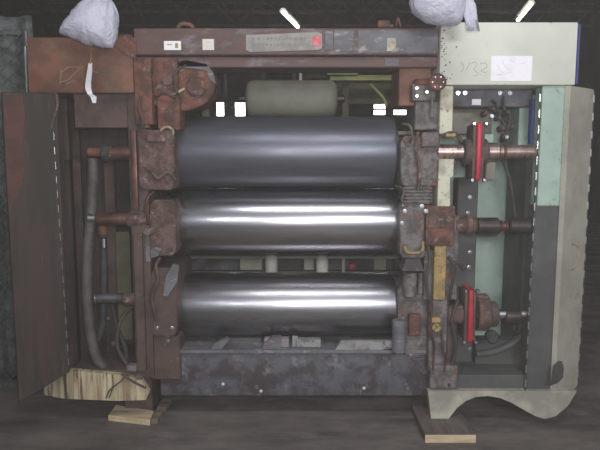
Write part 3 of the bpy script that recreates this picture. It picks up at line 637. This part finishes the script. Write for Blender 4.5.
# left stub shafts
u1 = thing('stub_shaft', 'upper left shaft, brown with red tip and dark coupling', 'shaft', (wx(120, SY, 153), SY, wz(153, SY) - .04), 'stub shafts in the left cabinet')
seg(u1, 110, 140, 153, .040, shaftbrown, 'shaft'); seg(u1, 88, 103, 152, .026, redbrown, 'red_tip'); seg(u1, 103, 111, 153, .05, rubber, 'coupling')
for k in range(4):
    a = .5 + k * 1.57; bb = nb(); cylx(bb, wx(111, SY, 153), wx(111, SY, 153) + .012, SY + .04 * math.cos(a), wz(153, SY) + .035 * math.sin(a) + .0, .008, 8); obj('bolt', bb, silver, u1)
u2 = thing('stub_shaft', 'middle left shaft, reddish brown with bright silver tip', 'shaft', (wx(120, SY, 218), SY, wz(218, SY) - .04), 'stub shafts in the left cabinet')
seg(u2, 97, 152, 219, .038, shaftbrown, 'shaft'); seg(u2, 88, 97, 218, .028, silver, 'silver_tip'); seg(u2, 128, 151, 219, .046, chock_l, 'sleeve')
u3 = thing('stub_shaft', 'lower left shaft, thin with bare steel end', 'shaft', (wx(125, SY, 298), SY, wz(298, SY) - .04), 'stub shafts in the left cabinet')
seg(u3, 97, 124, 298, .030, rollend, 'shaft'); seg(u3, 95, 98, 298, .034, silver, 'end_cap'); seg(u3, 124, 152, 299, .038, chock_l, 'sleeve')

# ================================================================== THINGS ON AND AROUND THE MACHINE
# on the base
def small(name, x0, y0, x1, y1, Y, d, m, lab, cat, extra=None):
    t = nb(); a_ = wx(x0, Y, y1); c_ = wx(x1, Y, y1); zl = wz(350.5, 3.47) + .001; box(t, a_, c_, Y, Y + d, zl, wz(y0, Y), .005)
    if extra: extra(t)
    o = obj(name, t, m); tag(o, lab, cat); return o
pink = mat('pinkish_grey_card', (150, 136, 140), (126, 114, 116), 14, rough=0.8)
traym = mat('pale_grey_sheet', (150, 148, 146), (124, 122, 120), 8, rough=0.6, c=(96, 92, 92), cscale=16, clo=.56, chi=.66)
small('scrap_box', 264, 339, 289, 350.4, 3.52, .06, pink, 'small pinkish grey box on the base beam, left one', 'box')
small('scrap_box', 296, 340, 321, 350.4, 3.52, .06, traym, 'small grey box on the base beam, right one', 'box', lambda t: box(t, wx(292, 3.52, 345), wx(294.5, 3.52, 345) + .02, 3.535, 3.55, wz(350.5, 3.47) + .001, wz(337, 3.52), .002))
b = nb(); prism(b, [(P(x, y, 3.5).x, max(P(x, y, 3.5).z, wz(350.5, 3.47) + .001)) for x, y in ((335, 350), (341, 340), (405, 340), (398, 346), (380, 350.2))], 3.48, 3.51)
tag(obj('sheet_metal_offcut', b, traym, smooth=False), 'pale grey sheet metal offcut lying on the base beam', 'metal sheet')
# timber pads
b = nb(); A = onz(425, 443, 0); B_ = onz(476, 443, 0); box(b, A.x, B_.x, A.y + .01, A.y + .42, 0, .046, .004)
pd = tag(obj('timber_pad', b, mat('oily_plank', (110, 98, 92), (88, 78, 74), 7, .4, .6, .7, stretch=(3, .4, 3))), 'short timber plank under the front of the cream cabinet', 'plank', 'timber pads under the machine')
b = nb(); box(b, A.x, B_.x, A.y, A.y + .0095, 0, .044, .002); obj('sawn_end', b, wood, pd, label='pale sawn front end')
b = nb(); box(b, wx(430, 3.45, 410), wx(446, 3.45, 410), FY + .045, 3.7, .052, wz(392, 3.45), .004); obj('machine_foot', b, chock_r, M)
def pad(pts, h, m, lab):
    b = nb(); v0 = [b.verts.new((p.x, p.y, 0)) for p in pts]; v1 = [b.verts.new((p.x, p.y, h)) for p in pts]
    b.faces.new(v1); b.faces.new(list(reversed(v0)))
    for i in range(len(pts)): j = (i + 1) % len(pts); b.faces.new((v0[i], v0[j], v1[j], v1[i]))
    bmesh.ops.bevel(b, geom=b.edges[:], offset=.003, affect='EDGES'); return tag(obj('timber_pad', b, m, smooth=False), lab, 'plank', 'timber pads under the machine')
pad([onz(108, 421, 0), onz(150, 426, 0), onz(154, 416, 0), onz(116, 410, 0)], .035, wood, 'short bare timber plank in front of the left skirt')
pad([onz(151, 425, 0), onz(158, 424, 0), onz(173, 402, 0), onz(163, 401, 0)], .035, woodold, 'grimy timber strip running back beside the bare plank')
b = nb(); box(b, wx(122, 3.5, 410), wx(150, 3.5, 410), 3.56, 3.9, 0, wz(380, 3.5), .004); obj('machine_foot', b, dkbrown, M)
# plastic bags
def bag(name, label, px, py, Y, outline, ptop, seedv, dep=.13, tail=None):
    """outline: photograph points of the bag's edge seen from the front; its depth bulges to +-dep"""
    c = P(px, py, Y); t = thing(name, label, 'plastic bag', (c.x, c.y, c.z), 'plastic bags hung over the machine')
    pol = sorted((math.atan2((p - c).z, (p - c).x), math.hypot((p - c).z, (p - c).x)) for p in (P(x, y, Y) for x, y in outline))
    def R_(a):
        for k in range(len(pol)):
            a0, r0 = pol[k - 1]; a1, r1_ = pol[k]
            if k == 0: a0 -= 2 * math.pi
            if a0 <= a <= a1: f = (a - a0) / max(1e-6, a1 - a0); f = f * f * (3 - 2 * f) * .5 + f * .5; return r0 + (r1_ - r0) * f
        a0, r0 = pol[-1]; a1, r1_ = pol[0]; f = (a - a0) / (a1 + 2 * math.pi - a0); return r0 + (r1_ - r0) * f
    b = nb(); bmesh.ops.create_icosphere(b, subdivisions=6, radius=1)
    off = Vector((seedv * 3.1, 0, 0)); gather = P(ptop[0], ptop[1], Y) - c; gather.normalize()
    for v in b.verts:
        p = v.co.copy(); R0 = R_(math.atan2(p.z, p.x))
        k = 1 + .05 * noise.noise(p * 2 + off) + .035 * abs(noise.noise(p * 5 + off)) + .02 * abs(noise.noise(p * 12 + off))
        up_ = max(0, p.dot(gather)); side = p - gather * p.dot(gather); ang = math.atan2(side.y, side.dot(gather.cross(Vector((0, 1, 0)))))
        k += .05 * math.sin(11 * ang + 3 * noise.noise(p * 2)) * up_ ** 2
        v.co = Vector((p.x * R0 * k, p.y * dep * k * (1 - .3 * up_), p.z * R0 * k)) + c
    body = obj('bag_body', b, bagm, t)
    top = P(ptop[0], ptop[1], Y)
    b = nb(); n = 28; rings = []
    for j in range(12):
        s = j / 11; rr = .07 * (1 - s) ** 1.6 + .014 + .03 * max(0, s - .7)
        ctr = (c + (top - c) * .55).lerp(top, s); 
        rings.append([b.verts.new(ctr + Vector((math.cos(2 * math.pi * k / n), math.sin(2 * math.pi * k / n), 0)) * rr * (1 + .22 * math.sin(7 * 2 * math.pi * k / n + seedv))) for k in range(n)])
    for a_, c_ in zip(rings, rings[1:]):
        for k in range(n): b.faces.new((a_[k], a_[(k + 1) % n], c_[(k + 1) % n], c_[k]))
    obj('bag_neck', b, bagm, t)
    b = nb(); tube(b, [top - Vector((0, 0, .03)), Vector((top.x, top.y, 5.2))], .004, 6, 0); obj('cord', b, hosem, t)
    if tail:
        b = nb(); pts = [P(x, y, Y - .02) for x, y in tail]
        f = []
        for j, p in enumerate(pts):
            f.append([b.verts.new(p + Vector((dx, .02 * math.sin(3 * i + j * 2), 0))) for i, dx in enumerate((-.035, -.012, .012, .035))])
        for a_, c_ in zip(f, f[1:]):
            for k in range(3): b.faces.new((a_[k], a_[k + 1], c_[k + 1], c_[k]))
        o = obj('bag_tail', b, bagm, t); sm = o.modifiers.new('s', 'SOLIDIFY'); sm.thickness = .004
    return t
bag('plastic_bag', 'milky plastic bag above the brown cabinet head', 92, 23, 3.15, [(60, 33), (63, 25), (70, 16), (76, 8), (84, 1), (95, -3), (106, -2), (113, 4), (117, 14), (117, 26), (115, 40), (111, 47), (104, 47), (92, 45), (80, 41), (68, 37)], (108, -30), 1.0, .10)
bag('plastic_bag', 'milky plastic bag with a drooping corner above the cream cabinet head', 438, 0, 3.15, [(410, 2), (413, 12), (420, 18), (432, 23), (446, 25), (458, 24), (464, 14), (466, 0), (462, -14), (450, -24), (432, -26), (416, -16)], (448, -46), 4.2, .10, tail=[(464, -6), (468, 6), (471, 20), (473, 31)])
# tag hung below the left bag
t = thing('string_tag', 'white folded paper tag dangling on string below the left bag', 'tag', P(91, 84, 3.32))
b = nb(); tube(b, [P(92, 46, 3.33), P(91, 55, 3.33), P(90.5, 64, 3.33)], .0035, 6); obj('string', b, yellow, t)
b = nb(); f = []
for (xa, xb_, y, dy) in ((88.5, 92.2, 63, 0), (87, 92, 72, .004), (85.5, 91, 82, .008), (85, 91, 88, .004), (87.5, 92.5, 94, -.01), (90.5, 96.5, 97, 0), (92.5, 96, 103, .01)):
    f.append((b.verts.new(P(xa, y, 3.33 + dy)), b.verts.new(P(xb_, y, 3.33 + dy))))
for p, q in zip(f, f[1:]): b.faces.new((p[0], p[1], q[1], q[0]))
o = obj('paper', b, paper, t, smooth=False); sm = o.modifiers.new('s', 'SOLIDIFY'); sm.thickness = .002

# ================================================================== BEHIND THE MACHINE
# large off-white drum
DY = 5.0
t = thing('large_drum', 'pale off-white drum lying behind the top roll', 'drum', (wx(292, DY, 98), DY, wz(98, DY) - .16), None)
z = wz(99, DY); X0, X1 = wx(245, DY - .1, 98), wx(338, DY - .1, 98); L = X1 - X0; r = .150
b = nb(); lathe(b, (X0, DY, z), (1, 0, 0), [(0, r * .55), (.01, r * .8), (.03, r * .94), (.06, r), (L - .06, r), (L - .03, r * .94), (L - .01, r * .8), (L, r * .55)], 64); obj('drum_shell', b, offw, t)
for s in (-1, 1):
    b = nb(); cylx(b, X0 - .06 if s < 0 else X1 - .01, X0 + .01 if s < 0 else X1 + .06, DY, z, .03, 20); obj('axle', b, darkshaft, t)
# rear stand carrying it
R = thing('rear_stand', 'olive and yellow-green steel stand behind the rolls', 'stand', (0.1, 5.2, 0))
b = nb(); pb(b, 330, 75, 402, 80.5, 5.1, .08, .004); pb(b, 327, 72, 358, 75, 5.08, .06, .003); obj('yellow_green_beam', b, lime, R)
b = nb(); pb(b, 330, 82, 398, 104, 5.35, .05, .004); obj('olive_plate', b, olive, R)
b = nb(); pb(b, 342, 84, 349, 126, 5.2, .05, .004); obj('plate_edge', b, olive, R)
b = nb(); tube(b, [P(370, 84, 5.15), P(380, 94, 5.15), P(385, 101, 5.15), P(386, 106, 5.15)], .013, 8, 3); obj('pipe', b, lime, R)
b = nb(); pb(b, 205, 69, 426, 72.5, 5.2, .08, .004); obj('top_rail', b, trussm, R)
for px in (224, 262, 293, 299):
    b = nb(); pb(b, px, 72, px + 3, 98, 5.2, .05, .003); obj('hanger', b, trussm if px != 299 else whitepl, R)
dgreen = mat('dark_green_paint', (60, 84, 62), (48, 66, 52), 8, rough=.6)
b = nb(); pb(b, 267, 72, 291, 84, 5.3, .1, .004); obj('green_box', b, dgreen, R, label='dark green box behind the drum')
b = nb(); pb(b, 300, 72, 326, 78, 5.3, .1, .004); obj('yellow_green_box', b, lime, R)
for s, px in ((-1, 240), (1, 343)):
    b = nb(); x = wx(px, DY, 99); box(b, x - .03, x + .03, DY - .05, DY + .45, 0, wz(117, DY), .004); obj('upright', b, trussm, R)
for px in (206, 424):
    b = nb(); x = wx(px, 5.24, 99); box(b, x - .03, x + .03, 5.2, 5.28, 0, wz(69, 5.24), .004); obj('upright', b, olive, R)
# roller rack glimpsed between middle and bottom rolls
K = thing('roller_rack', 'dark rack with white upright rollers seen between the lower rolls', 'rack', (0.1, 4.45, 0))
b = nb(); pb(b, 178, 244, 404, 259, 4.45, .06, .004); obj('rail', b, offw, K); b = nb(); pb(b, 178, 271, 404, 284, 4.45, .06, .004); obj('rail', b, dkgrey, K)
b = nb(); pb(b, 178, 240, 404, 300, 4.62, .03, .002); obj('back_sheet', b, basem, K)
for x0_, x1_ in ((240, 262), (304, 314), (374, 386)):
    b = nb(); pb(b, x0_, 255, x1_, 277, 4.5, .04, .002); obj('cream_spacer', b, offw, K)
for px in (265, 315.5):
    b = nb(); c = P(px + 6.5, 262, 4.42); cylz(b, c.x, 4.40, P(px, 282, 4.4).z, P(px, 246, 4.4).z, .046, 24); obj('white_roller', b, whitepl, K)
b = nb(); c = P(352, 266, 4.4); lathe(b, c, (0, -1, 0), [(-.05, .022), (0, .022), (.01, .026), (.02, .02)], 20); obj('red_knob', b, redp, K)
b = nb(); pb(b, 342, 252, 345, 278, 4.42, .03, .002); obj('thin_bar', b, offw, K)
for px in (182, 398):
    b = nb(); x = wx(px, 4.5, 262); box(b, x - .03, x + .03, 4.5, 4.6, 0, wz(240, 4.5), .004); obj('upright', b, basem, K)
# dark sheet behind lower roll, shelf of parts
b = nb(); pb(b, 184, 70, 205, 260, 4.3, .1, .004)
b.free()
# ---------- wire mesh fence on the left
Fn = thing('wire_fence', 'grey diamond wire mesh fence beyond the brown door', 'fence', (wx(0, 3.9, 225), 3.9, 0))
xa, xb2 = wx(-50, 3.9, 225), wx(26, 3.9, 225); zt_ = wz(28, 3.9)
b = nb(); g = .045; ncol = int((xb2 - xa) / g)
for i in range(ncol + 1):
    x = xa + i * g; pts = []
    for j in range(int(zt_ / g) + 1):
        s = 1 if (j + i) % 2 else -1; pts.append((x + s * g / 2, 3.9 + s * .002, j * g))
    tube(b, pts, .0036, 4, 0)
obj('wire_mesh', b, wirem, Fn, kind='stuff')
b = nb(); px = wx(20, 3.86, 70); cylz(b, px, 3.97, 0, zt_, .014, 14); obj('post', b, wirem, Fn)
b = nb(); cylz(b, P(20.5, 68, 3.86).x, 3.94, wz(93, 3.94), wz(46, 3.94), .010, 10); obj('bright_sleeve', b, silver, Fn)
b = nb(); box(b, xa, xb2, 3.97, 3.99, 0, .04, .003); obj('rail', b, wirem, Fn); b = nb(); box(b, xa, xb2, 3.97, 3.99, zt_ - .03, zt_, .003); obj('rail', b, wirem, Fn)
gsh = mat('grey_tarpaulin', (108, 110, 110), (72, 76, 74), 14, .4, .6, .6, bump=.6)
b = nb(); n = 40
for i in range(n):
    for j in (0,): pass
vs0 = []; 
for j in range(30):
    row = []
    for i in range(24):
        x = xa - .3 + (xb2 - xa + .32) * i / 23; zz = .02 + (zt_ + .1) * j / 29
        row.append(b.verts.new((x, 4.12 + .03 * math.sin(i * 1.1 + .6 * math.sin(j * .4)) + .02 * noise.noise(Vector((i * .5, j * .3, 0))), zz)))
    vs0.append(row)
for j in range(29):
    for i in range(23): b.faces.new((vs0[j][i], vs0[j][i + 1], vs0[j + 1][i + 1], vs0[j + 1][i]))
o = obj('tarpaulin', b, gsh); sm = o.modifiers.new('s', 'SOLIDIFY'); sm.thickness = .006
tag(o, 'dull grey tarpaulin hanging behind the wire fence', 'tarpaulin')
